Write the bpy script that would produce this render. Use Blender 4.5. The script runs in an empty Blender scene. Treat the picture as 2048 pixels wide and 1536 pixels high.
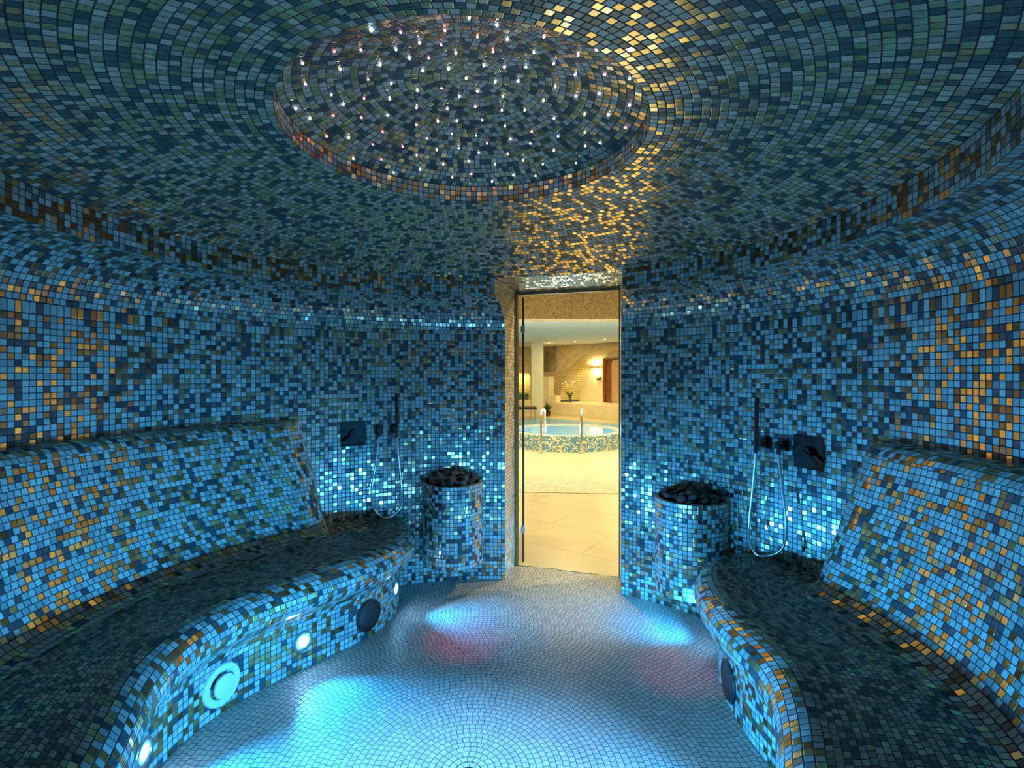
import bpy, bmesh, math, random
import numpy as np
from mathutils import Vector, Matrix

random.seed(7)
rng = np.random.default_rng(11)
COL = bpy.context.scene.collection
PI = math.pi
P = 0.0254                      # tile pitch
CX, CY = -0.157, 1.797          # centre of the round room
CAMZ = 1.414
RW, RF = 1.70, 1.446            # wall radius, fascia radius
ZF0, ZF1 = 1.924, 2.045         # fascia band bottom / top
RL, ZL, ZR = 0.627, 2.252, 2.322  # ceiling recess: radius, lip height, rim top


# ------------------------------------------------------------------ helpers
def link(o, parent=None):
    COL.objects.link(o)
    if parent is not None:
        o.parent = parent
    return o


def tag(o, label=None, cat=None, group=None, kind=None):
    if label: o['label'] = label
    if cat: o['category'] = cat
    if group: o['group'] = group
    if kind: o['kind'] = kind
    return o


def empty(name, loc=(0, 0, 0), rz=0.0, parent=None):
    o = bpy.data.objects.new(name, None)
    o.empty_display_size = 0.05
    o.location = loc
    o.rotation_euler = (0, 0, rz)
    return link(o, parent)


def mesh_obj(name, verts, faces, mat, parent=None, smooth=False, uvs=None):
    me = bpy.data.meshes.new(name)
    me.from_pydata([tuple(v) for v in verts], [], faces)
    me.materials.append(mat)
    if uvs is not None:
        l = me.uv_layers.new(name='UVMap')
        l.data.foreach_set('uv', np.asarray(uvs, dtype=np.float32).ravel())
    if smooth:
        me.polygons.foreach_set('use_smooth', [True] * len(me.polygons))
    me.update()
    o = bpy.data.objects.new(name, me)
    return link(o, parent)


def bm_obj(name, bm, mat, parent=None, smooth=False):
    me = bpy.data.meshes.new(name)
    bm.to_mesh(me)
    bm.free()
    me.materials.append(mat)
    if smooth:
        me.polygons.foreach_set('use_smooth', [True] * len(me.polygons))
    o = bpy.data.objects.new(name, me)
    return link(o, parent)


def box_bm(bm, lo, hi, bevel=0.0, rot=None):
    r = bmesh.ops.create_cube(bm, size=1.0)
    vs = r['verts']
    c = [(a + b) / 2 for a, b in zip(lo, hi)]
    s = [b - a for a, b in zip(lo, hi)]
    for v in vs:
        v.co = Vector((v.co.x * s[0] + c[0], v.co.y * s[1] + c[1], v.co.z * s[2] + c[2]))
    if bevel:
        es = list({e for v in vs for e in v.link_edges})
        bmesh.ops.bevel(bm, geom=es, offset=bevel, segments=2, affect='EDGES')


def box(name, lo, hi, mat, parent=None, bevel=0.0):
    bm = bmesh.new()
    box_bm(bm, lo, hi, bevel)
    return bm_obj(name, bm, mat, parent)


def lathe(name, prof, mat, parent=None, n=48, axis='Z', smooth=True, cap0=False, cap1=False):
    """prof: list of (r, h)."""
    verts, faces = [], []
    m = len(prof)
    for r, h in prof:
        for k in range(n):
            a = 2 * PI * k / n
            if axis == 'Z':
                verts.append((r * math.cos(a), r * math.sin(a), h))
            else:                                   # axis Y
                verts.append((r * math.cos(a), h, -r * math.sin(a)))
    for j in range(m - 1):
        for k in range(n):
            k2 = (k + 1) % n
            faces.append((j * n + k, j * n + k2, (j + 1) * n + k2, (j + 1) * n + k))
    if cap0: faces.append(tuple(range(n - 1, -1, -1)))
    if cap1: faces.append(tuple((m - 1) * n + k for k in range(n)))
    o = mesh_obj(name, verts, faces, mat, parent, smooth)
    if smooth:
        o.data.set_sharp_from_angle(angle=math.radians(40))
    return o


def tube(name, pts, rad, mat, parent=None, n=12, closed=False, caps=True):
    pts = [Vector(p) for p in pts]
    verts, faces = [], []
    m = len(pts)
    up = None
    for i, p in enumerate(pts):
        a = pts[max(i - 1, 0)]
        b = pts[min(i + 1, m - 1)]
        t = (b - a).normalized()
        if up is None:
            up = t.orthogonal().normalized()
        up = (up - t * up.dot(t)).normalized()
        w = t.cross(up)
        r = rad[i] if isinstance(rad, (list, tuple)) else rad
        for k in range(n):
            an = 2 * PI * k / n
            verts.append(p + (up * math.cos(an) + w * math.sin(an)) * r)
    for j in range(m - 1):
        for k in range(n):
            k2 = (k + 1) % n
            faces.append((j * n + k, j * n + k2, (j + 1) * n + k2, (j + 1) * n + k))
    if caps:
        faces.append(tuple(range(n - 1, -1, -1)))
        faces.append(tuple((m - 1) * n + k for k in range(n)))
    o = mesh_obj(name, verts, faces, mat, parent, True)
    o.data.set_sharp_from_angle(angle=math.radians(50))
    return o


def catmull(pts, step=0.01):
    pts = [np.array(p, float) for p in pts]
    out = []
    ext = [2 * pts[0] - pts[1]] + pts + [2 * pts[-1] - pts[-2]]
    for i in range(1, len(ext) - 2):
        p0, p1, p2, p3 = ext[i - 1:i + 3]
        n = max(2, int(np.linalg.norm(p2 - p1) / step))
        for k in range(n):
            t = k / n
            out.append(0.5 * ((2 * p1) + (-p0 + p2) * t + (2 * p0 - 5 * p1 + 4 * p2 - p3) * t * t
                              + (-p0 + 3 * p1 - 3 * p2 + p3) * t ** 3))
    out.append(pts[-1])
    return np.array(out)


def arclen(poly):
    d = np.linalg.norm(np.diff(poly, axis=0), axis=1)
    return np.concatenate([[0], np.cumsum(d)])


def sample(poly, ts):
    s = arclen(poly)
    q = np.asarray(ts) * s[-1]
    return np.stack([np.interp(q, s, poly[:, k]) for k in range(poly.shape[1])], 1)


class Tiles:
    """One mosaic skin: one flat quad per tile, UV unit square per tile."""
    def __init__(self):
        self.v, self.uv, self.n = [], [], 0
        self.row = rng.integers(0, 5000)

    def strip(self, A, B, n=None, off=None, pitch=P):
        A = np.asarray(A, float); B = np.asarray(B, float)
        L = 0.5 * (arclen(A)[-1] + arclen(B)[-1])
        if n is None:
            n = max(1, int(round(L / pitch)))
        if off is None:
            off = rng.random()
        ks = np.arange(1, n + 1) - off
        ks = ks[(ks > 0.02) & (ks < n - 0.02)]
        t = np.concatenate([[0], ks / n, [1]])
        a = sample(A, t); b = sample(B, t)
        m = len(t) - 1
        u = t * n + off + rng.integers(0, 400)
        # snap whole-tile borders to integers so floor() is stable
        quad = np.stack([a[:-1], a[1:], b[1:], b[:-1]], 1).reshape(-1, 3)
        j = float(self.row)
        uvq = np.stack([np.stack([u[:-1], np.full(m, j)], 1), np.stack([u[1:], np.full(m, j)], 1),
                        np.stack([u[1:], np.full(m, j + 1)], 1), np.stack([u[:-1], np.full(m, j + 1)], 1)], 1).reshape(-1, 2)
        self.v.append(quad); self.uv.append(uvq)
        self.row += 1

    def build(self, name, mat, ref, parent=None, keep=None, away=False, backing=None):
        v = np.concatenate(self.v); uv = np.concatenate(self.uv)
        q = v.reshape(-1, 4, 3)
        if keep is not None:
            c = q.mean(1)
            k = keep(c)
            q = q[k]; uv = uv.reshape(-1, 4, 2)[k].reshape(-1, 2)
        nrm = np.cross(q[:, 2] - q[:, 0], q[:, 3] - q[:, 1])
        c = q.mean(1)
        s = ((np.asarray(ref) - c) * nrm).sum(1).sum()
        if away: s = -s
        if s < 0:
            q = q[:, ::-1]; uv = uv.reshape(-1, 4, 2)[:, ::-1].reshape(-1, 2)
        v = q.reshape(-1, 3)
        nf = len(q)
        me = bpy.data.meshes.new(name)
        me.vertices.add(nf * 4); me.loops.add(nf * 4); me.polygons.add(nf)
        me.vertices.foreach_set('co', v.astype(np.float32).ravel())
        me.loops.foreach_set('vertex_index', np.arange(nf * 4, dtype=np.int32))
        me.polygons.foreach_set('loop_start', np.arange(0, nf * 4, 4, dtype=np.int32))
        me.polygons.foreach_set('loop_total', np.full(nf, 4, dtype=np.int32))
        l = me.uv_layers.new(name='UVMap')
        l.data.foreach_set('uv', uv.astype(np.float32).ravel())
        me.materials.append(mat)
        me.update(calc_edges=True)
        # weld neighbouring tiles into one skin
        bm = bmesh.new(); bm.from_mesh(me)
        bmesh.ops.remove_doubles(bm, verts=bm.verts, dist=0.0004)
        bm.to_mesh(me); bm.free()
        o = bpy.data.objects.new(name, me)
        return link(o, parent)


def polar(r, z, a0, a1, n=160, cx=CX, cy=CY):
    """arc; azimuth measured from +Y towards +X, radians."""
    a = np.linspace(a0, a1, n)
    return np.stack([cx + r * np.sin(a), cy + r * np.cos(a), np.full(n, z)], 1)


# ------------------------------------------------------------------ materials
def new_mat(name):
    m = bpy.data.materials.new(name)
    m.use_nodes = True
    nt = m.node_tree
    b = nt.nodes['Principled BSDF']
    return m, nt, b


def plain(name, col, rough=0.5, metal=0.0, emit=None, strength=0.0, noise=0.0, scale=20.0, bump=0.0, spec=None):
    m, nt, b = new_mat(name)
    b.inputs['Base Color'].default_value = (*col, 1)
    b.inputs['Roughness'].default_value = rough
    b.inputs['Metallic'].default_value = metal
    if spec is not None: b.inputs['Specular IOR Level'].default_value = spec
    if emit:
        b.inputs['Emission Color'].default_value = (*emit, 1)
        b.inputs['Emission Strength'].default_value = strength
    if noise or bump:
        tc = nt.nodes.new('ShaderNodeTexCoord')
        nz = nt.nodes.new('ShaderNodeTexNoise')
        nz.inputs['Scale'].default_value = scale
        nz.inputs['Detail'].default_value = 4
        nt.links.new(tc.outputs['Object'], nz.inputs['Vector'])
        if noise:
            rp = nt.nodes.new('ShaderNodeValToRGB')
            rp.color_ramp.elements[0].position = 0.3
            rp.color_ramp.elements[1].position = 0.7
            rp.color_ramp.elements[0].color = (*[c * (1 - noise) for c in col], 1)
            rp.color_ramp.elements[1].color = (*[min(1, c * (1 + noise)) for c in col], 1)
            nt.links.new(nz.outputs['Fac'], rp.inputs['Fac'])
            nt.links.new(rp.outputs['Color'], b.inputs['Base Color'])
        if bump:
            bp = nt.nodes.new('ShaderNodeBump')
            bp.inputs['Strength'].default_value = bump
            bp.inputs['Distance'].default_value = 0.02
            nt.links.new(nz.outputs['Fac'], bp.inputs['Height'])
            nt.links.new(bp.outputs['Normal'], b.inputs['Normal'])
    return m


def mosaic(name, classes, grout=(0.02, 0.035, 0.045), gw=0.062, tilt=0.03, bev=0.07, bevs=0.75, var=0.25, patina=0.0):
    """classes: list of (upper bound of random value, colour, metallic, roughness)."""
    m, nt, b = new_mat(name)
    N, Lk = nt.nodes, nt.links

    def math_(op, a, c=None, d=None):
        n = N.new('ShaderNodeMath'); n.operation = op
        for i, x in enumerate((a, c, d)):
            if x is None: continue
            if isinstance(x, (int, float)): n.inputs[i].default_value = x
            else: Lk.new(x, n.inputs[i])
        return n.outputs[0]

    def smooth(x, a, c):
        n = N.new('ShaderNodeMapRange'); n.interpolation_type = 'SMOOTHSTEP'
        Lk.new(x, n.inputs['Value'])
        n.inputs['From Min'].default_value = a
        n.inputs['From Max'].default_value = c
        return n.outputs['Result']
    uv = N.new('ShaderNodeUVMap'); uv.uv_map = 'UVMap'
    fl = N.new('ShaderNodeVectorMath'); fl.operation = 'FLOOR'
    fr = N.new('ShaderNodeVectorMath'); fr.operation = 'FRACTION'
    Lk.new(uv.outputs[0], fl.inputs[0]); Lk.new(uv.outputs[0], fr.inputs[0])
    sp = N.new('ShaderNodeSeparateXYZ'); Lk.new(fr.outputs[0], sp.inputs[0])
    wn = N.new('ShaderNodeTexWhiteNoise'); wn.noise_dimensions = '2D'
    Lk.new(fl.outputs[0], wn.inputs['Vector'])
    off = N.new('ShaderNodeVectorMath'); off.operation = 'ADD'
    off.inputs[1].default_value = (313.0, 171.0, 0)
    Lk.new(fl.outputs[0], off.inputs[0])
    wn2 = N.new('ShaderNodeTexWhiteNoise'); wn2.noise_dimensions = '2D'
    Lk.new(off.outputs[0], wn2.inputs['Vector'])
    s2 = N.new('ShaderNodeSeparateColor'); Lk.new(wn2.outputs['Color'], s2.inputs[0])
    fx, fy = sp.outputs[0], sp.outputs[1]
    ex = math_('MINIMUM', fx, math_('SUBTRACT', 1.0, fx))
    ey = math_('MINIMUM', fy, math_('SUBTRACT', 1.0, fy))
    e = math_('MINIMUM', ex, ey)
    mask = smooth(e, gw * 0.7, gw * 1.3)
    # class ramps
    def ramp(vals):
        r = N.new('ShaderNodeValToRGB')
        cr = r.color_ramp; cr.interpolation = 'CONSTANT'
        prev = 0.0
        for i, (ub, c) in enumerate(vals):
            if i == 0: el = cr.elements[0]; el.position = 0.0
            elif i == 1: el = cr.elements[1]; el.position = prev
            else: el = cr.elements.new(prev)
            el.color = (*c, 1)
            prev = ub
        if len(vals) == 1:
            cr.elements[1].color = (*vals[0][1], 1)
        Lk.new(wn.outputs['Value'], r.inputs['Fac'])
        return r.outputs['Color']
    col = ramp([(u, c) for u, c, _, _ in classes])
    mr = ramp([(u, (mt, rg, 0)) for u, _, mt, rg in classes])
    ms = N.new('ShaderNodeSeparateColor'); Lk.new(mr, ms.inputs[0])
    # brightness variation per tile
    bright = math_('MULTIPLY_ADD', s2.outputs[2], 2 * var, 1 - var)
    cm = N.new('ShaderNodeVectorMath'); cm.operation = 'SCALE'
    Lk.new(col, cm.inputs[0]); Lk.new(bright, cm.inputs['Scale'])
    mix = N.new('ShaderNodeMix'); mix.data_type = 'RGBA'
    mix.inputs['A'].default_value = (*grout, 1)
    Lk.new(mask, mix.inputs['Factor']); Lk.new(cm.outputs[0], mix.inputs['B'])
    Lk.new(mix.outputs['Result'], b.inputs['Base Color'])
    Lk.new(math_('MULTIPLY', ms.outputs[0], mask), b.inputs['Metallic'])
    rg = N.new('ShaderNodeMix'); rg.data_type = 'FLOAT'
    rg.inputs[2].default_value = 0.85
    Lk.new(mask, rg.inputs[0]); Lk.new(ms.outputs[1], rg.inputs[3])
    Lk.new(rg.outputs[0], b.inputs['Roughness'])
    # normal: pillowed tile edge plus a small random lay of each tile
    def edge(f, ee):
        sg = math_('SIGN', math_('SUBTRACT', f, 0.5))
        return math_('MULTIPLY', sg, math_('MULTIPLY', bevs, math_('SUBTRACT', 1.0, smooth(ee, gw * 0.6, gw + bev))))
    nx = math_('ADD', edge(fx, ex), math_('MULTIPLY_ADD', s2.outputs[0], 2 * tilt, -tilt))
    ny = math_('ADD', edge(fy, ey), math_('MULTIPLY_ADD', s2.outputs[1], 2 * tilt, -tilt))
    cb = N.new('ShaderNodeCombineColor')
    Lk.new(math_('MULTIPLY_ADD', nx, 0.5, 0.5), cb.inputs[0])
    Lk.new(math_('MULTIPLY_ADD', ny, 0.5, 0.5), cb.inputs[1])
    cb.inputs[2].default_value = 1.0
    nm = N.new('ShaderNodeNormalMap'); nm.uv_map = 'UVMap'
    Lk.new(cb.outputs[0], nm.inputs['Color'])
    Lk.new(nm.outputs['Normal'], b.inputs['Normal'])
    return m


MATTE_A, MATTE_B, MID = (0.38, 0.46, 0.45), (0.30, 0.39, 0.40), (0.09, 0.14, 0.16)
GOLD, BRONZE, PEARL = (0.76, 0.63, 0.30), (0.28, 0.18, 0.08), (0.50, 0.47, 0.41)
M_WALL = mosaic('wall_mosaic', [(0.30, MATTE_A, 0, 0.38), (0.50, MATTE_B, 0, 0.34), (0.64, (0.05, 0.08, 0.10), 0.1, 0.22),
                                (0.85, (0.86, 0.73, 0.46), 1, 0.16), (1, (0.30, 0.29, 0.27), 1, 0.16)], tilt=0.045)
M_CEIL = mosaic('ceiling_mosaic', [(0.22, (0.46, 0.46, 0.39), 0, 0.42), (0.36, (0.36, 0.38, 0.33), 0, 0.4), (0.64, (0.05, 0.10, 0.11), 0.2, 0.3),
                                   (0.86, (0.85, 0.73, 0.47), 1, 0.2), (1, GOLD, 1, 0.2)], tilt=0.045)
M_BENCH = mosaic('bench_mosaic', [(0.30, MATTE_A, 0, 0.34), (0.58, MATTE_B, 0, 0.3), (0.70, (0.05, 0.08, 0.10), 0.1, 0.24),
                                  (0.90, (0.92, 0.74, 0.36), 1, 0.19), (1, (0.50, 0.36, 0.16), 1, 0.2)], tilt=0.045)
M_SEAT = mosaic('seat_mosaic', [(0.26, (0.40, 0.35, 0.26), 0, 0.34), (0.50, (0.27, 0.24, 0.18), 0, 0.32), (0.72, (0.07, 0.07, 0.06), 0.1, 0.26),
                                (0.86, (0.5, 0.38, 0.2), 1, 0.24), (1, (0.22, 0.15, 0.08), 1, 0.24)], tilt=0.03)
M_FLOOR = mosaic('floor_mosaic', [(1, (0.44, 0.44, 0.43), 0, 0.42)], grout=(0.03, 0.04, 0.05), gw=0.05, tilt=0.02, var=0.12, bevs=0.4)
M_TRIMT = mosaic('fascia_mosaic', [(0.25, MATTE_A, 0, 0.36), (0.45, MATTE_B, 0, 0.34), (0.6, MID, 0.3, 0.3),
                                   (0.85, BRONZE, 1, 0.24), (1, GOLD, 1, 0.24)], tilt=0.045)
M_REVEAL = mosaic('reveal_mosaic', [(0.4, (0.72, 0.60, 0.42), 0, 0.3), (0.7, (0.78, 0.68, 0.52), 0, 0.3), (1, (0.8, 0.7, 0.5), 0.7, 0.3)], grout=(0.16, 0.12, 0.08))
M_HALLMOS = mosaic('hall_mosaic', [(0.5, (0.46, 0.37, 0.22), 0, 0.4), (0.84, (0.42, 0.33, 0.19), 0, 0.4), (0.94, (0.36, 0.27, 0.15), 0, 0.4),
                                   (1, (0.24, 0.17, 0.09), 0, 0.4)], grout=(0.42, 0.34, 0.22), gw=0.06, tilt=0.01)
M_POOLMOS = mosaic('pool_mosaic', [(0.35, (0.04, 0.17, 0.30), 0, 0.3), (0.66, (0.10, 0.27, 0.40), 0, 0.3), (1, (0.80, 0.70, 0.34), 0, 0.3)],
                   grout=(0.35, 0.36, 0.3), gw=0.06, tilt=0.01)
M_PEBBLE = mosaic('pebble_band', [(0.5, (0.66, 0.56, 0.38), 0, 0.5), (1, (0.74, 0.66, 0.48), 0, 0.5)], grout=(0.45, 0.36, 0.22), gw=0.08, tilt=0.045)
M_CHROME = plain('dark_chrome', (0.13, 0.135, 0.15), 0.07, 1.0)
M_STEEL = plain('polished_steel', (0.75, 0.74, 0.70), 0.2, 1.0)
M_HOSE = plain('steel_hose', (0.8, 0.82, 0.85), 0.22, 1.0)
M_WHITEPL = plain('white_plastic', (0.66, 0.68, 0.68), 0.4)
M_BLACKPL = plain('black_grille', (0.012, 0.012, 0.018), 0.35, bump=0.3, scale=400)
M_LAMPRING = plain('lamp_ring', (0.55, 0.57, 0.6), 0.25, 0.9)
M_LENS = plain('lamp_lens', (0.9, 0.95, 1.0), 0.3, emit=(0.30, 0.63, 1.0), strength=105)
M_LENSO = plain('lamp_glow_ring', (0.7, 0.8, 0.95), 0.35, emit=(0.06, 0.34, 1.0), strength=1.6)  # weak emission stands in for the blue bloom around the lens
M_ROCK = [plain('dark_stone', c, 0.55, noise=0.4, scale=30, bump=0.5) for c in ((0.05, 0.052, 0.058), (0.10, 0.105, 0.11), (0.15, 0.125, 0.085))]
M_DARK = plain('dark_bowl', (0.02, 0.02, 0.02), 0.8)
M_BACK = plain('grout_backing', (0.03, 0.035, 0.04), 0.9)
M_BRONZEF = plain('bronze_metal', (0.22, 0.17, 0.08), 0.4, 0.6)
M_SEAL = plain('black_seal', (0.01, 0.01, 0.01), 0.5)
M_PLASTER = plain('beige_plaster', (0.72, 0.60, 0.37), 0.7, noise=0.06, scale=3)
M_PLASTER2 = plain('pale_plaster', (0.76, 0.68, 0.46), 0.7, noise=0.05, scale=3)
M_WHITECEIL = plain('white_ceiling', (0.80, 0.80, 0.76), 0.8, noise=0.02, scale=2)
M_WOOD = plain('brown_wood', (0.19, 0.06, 0.018), 0.4, noise=0.25, scale=4)
M_WOOD2 = plain('pale_wood', (0.52, 0.34, 0.18), 0.45, noise=0.15, scale=4)
M_DARKWOOD = plain('dark_brown_cushion', (0.04, 0.018, 0.01), 0.5)
M_LEAF = plain('green_leaf', (0.05, 0.16, 0.025), 0.4)
M_LEAF2 = plain('dark_leaf', (0.06, 0.10, 0.03), 0.5)
M_PETAL = plain('white_petal', (0.85, 0.83, 0.72), 0.5)
M_STEM = plain('plant_stem', (0.2, 0.25, 0.08), 0.5)
M_POT = plain('glass_pot', (0.05, 0.12, 0.04), 0.2)
M_SIGN = plain('green_sign', (0.05, 0.10, 0.03), 0.4)
M_SIGNW = plain('sign_white', (0.7, 0.75, 0.6), 0.4)


def star_mat(name, col, s):
    m = plain(name, (0.6, 0.6, 0.6), 0.3, emit=col, strength=s)
    return m


M_STAR = {'w': star_mat('star_white', (1.0, 0.80, 0.86), 26), 'p': star_mat('star_pink', (1.0, 0.27, 0.33), 16),
          'r': star_mat('star_red', (1.0, 0.13, 0.11), 16), 'b': star_mat('star_blue', (0.42, 0.76, 1.0), 20),
          'B': star_mat('star_bright', (0.40, 0.82, 1.0), 45)}


def stone_mat(name, scale, c1, c2, c3, rot=0.0, bump=0.6, brick=True, mortar=0.02, w=0.3, h=0.09):
    m, nt, b = new_mat(name)
    N, Lk = nt.nodes, nt.links
    uv = N.new('ShaderNodeUVMap'); uv.uv_map = 'UVMap'
    mp = N.new('ShaderNodeMapping'); mp.inputs['Rotation'].default_value = (0, 0, rot)
    mp.inputs['Scale'].default_value = (scale, scale, scale)
    Lk.new(uv.outputs[0], mp.inputs[0])
    nz = N.new('ShaderNodeTexNoise'); nz.inputs['Scale'].default_value = 7; nz.inputs['Detail'].default_value = 5
    Lk.new(mp.outputs[0], nz.inputs['Vector'])
    if brick:
        bk = N.new('ShaderNodeTexBrick')
        bk.inputs['Color1'].default_value = (*c1, 1); bk.inputs['Color2'].default_value = (*c2, 1)
        bk.inputs['Mortar'].default_value = (*c3, 1)
        bk.inputs['Scale'].default_value = 1
        bk.inputs['Mortar Size'].default_value = mortar
        bk.inputs['Brick Width'].default_value = w; bk.inputs['Row Height'].default_value = h
        Lk.new(mp.outputs[0], bk.inputs['Vector'])
        colo, hgt = bk.outputs['Color'], bk.outputs['Fac']
    else:
        vo = N.new('ShaderNodeTexVoronoi'); vo.inputs['Scale'].default_value = 5
        Lk.new(mp.outputs[0], vo.inputs['Vector'])
        rp = N.new('ShaderNodeValToRGB')
        rp.color_ramp.elements[0].color = (*c1, 1); rp.color_ramp.elements[1].color = (*c2, 1)
        Lk.new(vo.outputs['Color'], rp.inputs['Fac'])
        colo, hgt = rp.outputs['Color'], vo.outputs['Distance']
    mx = N.new('ShaderNodeMix'); mx.data_type = 'RGBA'; mx.blend_type = 'MULTIPLY'
    mx.inputs['Factor'].default_value = 0.5
    Lk.new(colo, mx.inputs['A']); Lk.new(nz.outputs['Color'], mx.inputs['B'])
    mx2 = N.new('ShaderNodeMix'); mx2.data_type = 'RGBA'; mx2.inputs['Factor'].default_value = 0.35
    Lk.new(colo, mx2.inputs['A']); Lk.new(mx.outputs['Result'], mx2.inputs['B'])
    Lk.new(mx2.outputs['Result'], b.inputs['Base Color'])
    b.inputs['Roughness'].default_value = 0.8
    bp = N.new('ShaderNodeBump'); bp.inputs['Strength'].default_value = bump; bp.inputs['Distance'].default_value = 0.02
    bp.invert = True
    Lk.new(hgt, bp.inputs['Height']); Lk.new(bp.outputs['Normal'], b.inputs['Normal'])
    return m


M_BRICKW = stone_mat('old_brick_wall', 1, (0.40, 0.27, 0.12), (0.50, 0.36, 0.17), (0.58, 0.46, 0.26))
M_RADIAL = stone_mat('arch_brick', 1, (0.42, 0.30, 0.14), (0.54, 0.41, 0.21), (0.34, 0.25, 0.12), w=0.11, h=0.32)
M_VAULT = stone_mat('vault_brick', 1, (0.66, 0.54, 0.24), (0.74, 0.63, 0.32), (0.46, 0.36, 0.13), w=0.26, h=0.1)
M_RUBBLE = stone_mat('rubble_stone', 1, (0.16, 0.12, 0.07), (0.38, 0.29, 0.16), (0.2, 0.15, 0.08), brick=False)
M_SLAB = stone_mat('limestone_slab', 1, (0.60, 0.50, 0.28), (0.64, 0.54, 0.31), (0.46, 0.37, 0.20), rot=0.6, mortar=0.006, w=1.2, h=0.6, bump=0.05)
M_SLAB.node_tree.nodes['Principled BSDF'].inputs['Roughness'].default_value = 0.32


def water_mat(name, col, deep=0.6):
    m, nt, b = new_mat(name)
    b.inputs['Base Color'].default_value = (*col, 1)
    b.inputs['Roughness'].default_value = 0.06
    b.inputs['IOR'].default_value = 1.33
    tc = nt.nodes.new('ShaderNodeTexCoord')
    nz = nt.nodes.new('ShaderNodeTexNoise'); nz.inputs['Scale'].default_value = 3.0
    nt.links.new(tc.outputs['Object'], nz.inputs['Vector'])
    bp = nt.nodes.new('ShaderNodeBump'); bp.inputs['Strength'].default_value = 0.12; bp.inputs['Distance'].default_value = 0.05
    nt.links.new(nz.outputs['Fac'], bp.inputs['Height'])
    nt.links.new(bp.outputs['Normal'], b.inputs['Normal'])
    return m


M_TUBWATER = water_mat('tub_water', (0.16, 0.50, 0.92))
M_POOLWATER = water_mat('pool_water', (0.15, 0.38, 0.66))
M_POOLWATER.node_tree.nodes['Principled BSDF'].inputs['Roughness'].default_value = 0.25
mg, ntg, bg = new_mat('amber_glass')
bg.inputs['Base Color'].default_value = (0.85, 0.55, 0.16, 1)
bg.inputs['Transmission Weight'].default_value = 1.0
bg.inputs['Roughness'].default_value = 0.03
M_GLASS = mg

# ------------------------------------------------------------------ room shell
D = math.radians
# door reveal lines (plan): fascia corner -> wall corner -> frame
DLW, DLF = np.array([-0.049, 3.493]), np.array([0.022, 3.770])
DRW, DRF = np.array([0.704, 3.250]), np.array([0.758, 3.536])


def az(p): return math.atan2(p[0] - CX, p[1] - CY)


def on_circle(a, b, r):
    """point of line a->b at radius r (far root)."""
    a = a - np.array([CX, CY]); d = (b - np.array([CX, CY])) - a
    A = d @ d; B = 2 * a @ d; Cc = a @ a - r * r
    t = (-B + math.sqrt(B * B - 4 * A * Cc)) / (2 * A)
    return a + d * t + np.array([CX, CY])


def left_at(r): return on_circle(DLW, DLF, r)
def right_at(r): return on_circle(DRW, DRF, r)


# wall profile: vertical rows then the cove
ZW = 1.70
prof = [(RW, k * P) for k in range(int(ZW / P))]
nz0 = len(prof)
prof.append((RW, ZW))
ncv = 14
for k in range(1, ncv + 1):
    a = k / ncv * PI / 2
    prof.append((RW - (RW - RF) * (1 - math.cos(a)), ZW + (ZF0 - ZW) * math.sin(a)))
AEND = D(152)


def wall_side(name, side):
    T = Tiles()
    for j in range(len(prof) - 1):
        rows = []
        for r, z in prof[j:j + 2]:
            if side < 0:
                rows.append(polar(r, z, az(left_at(r)), -AEND, 260))
            else:
                rows.append(polar(r, z, az(right_at(r)), AEND, 260))
        if j < nz0:
            n = int(round(RW * (AEND - abs(az(left_at(RW) if side < 0 else right_at(RW)))) / P))
            T.strip(rows[0], rows[1], n=n, off=0.0)
        else:
            T.strip(rows[0], rows[1])
    # aligned columns on the straight rows
    o = T.build(name, M_WALL, (CX, CY, 1.0))
    return o


# use the same column origin for every straight row: patch Tiles.strip randomness
_old = rng
wl = tag(wall_side('wall_left', -1), kind='structure')
wr = tag(wall_side('wall_right', 1), kind='structure')


def fascia(name, side):
    T = Tiles()
    nrow = 5
    for j in range(nrow):
        z0 = ZF0 + (ZF1 - ZF0) * j / nrow
        z1 = ZF0 + (ZF1 - ZF0) * (j + 1) / nrow
        a0 = az(left_at(RF)) if side < 0 else az(right_at(RF))
        a1 = -AEND if side < 0 else AEND
        n = int(round(RF * abs(a1 - a0) / P))
        T.strip(polar(RF, z0, a0, a1, 220), polar(RF, z1, a0, a1, 220), n=n, off=0.0)
    return T.build(name, M_TRIMT, (CX, CY, 1.9))


tag(fascia('trim_1', -1), kind='structure')
tag(fascia('trim_2', 1), kind='structure')


def full(r, z, n=240): return polar(max(r, 1e-4), z, -PI, PI, n)


# main ceiling: shallow dome between the fascia and the lip of the recess
def zc(r): return ZL + (ZF1 - ZL) * (r - RL) / (RF - RL) + 0.022 * math.sin(PI * (r - RL) / (RF - RL))


T = Tiles()
rr = np.linspace(RL, RF, int(round((RF - RL) / P)) + 1)
for a, c in zip(rr[:-1], rr[1:]):
    T.strip(full(a, zc(a)), full(c, zc(c)))
# over the doorway: the ceiling runs out to the door head
ca, cb_ = left_at(RF), right_at(RF)
nso = 14
ZH = 2.034
for k in range(nso):
    t0, t1 = k / nso, (k + 1) / nso
    def row(t):
        arc = polar(RF, 0, az(ca), az(cb_), 40)[:, :2]
        end = np.stack([np.linspace(DLF[0], DRF[0], 40), np.linspace(DLF[1], DRF[1], 40)], 1)
        xy = arc * (1 - t) + end * t
        return np.column_stack([xy, np.full(40, ZF1 + (ZH - ZF1) * t)])
    T.strip(row(t0), row(t1))
ceil = tag(T.build('ceiling', M_CEIL, (CX, CY, 1.0)), kind='structure')

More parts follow.
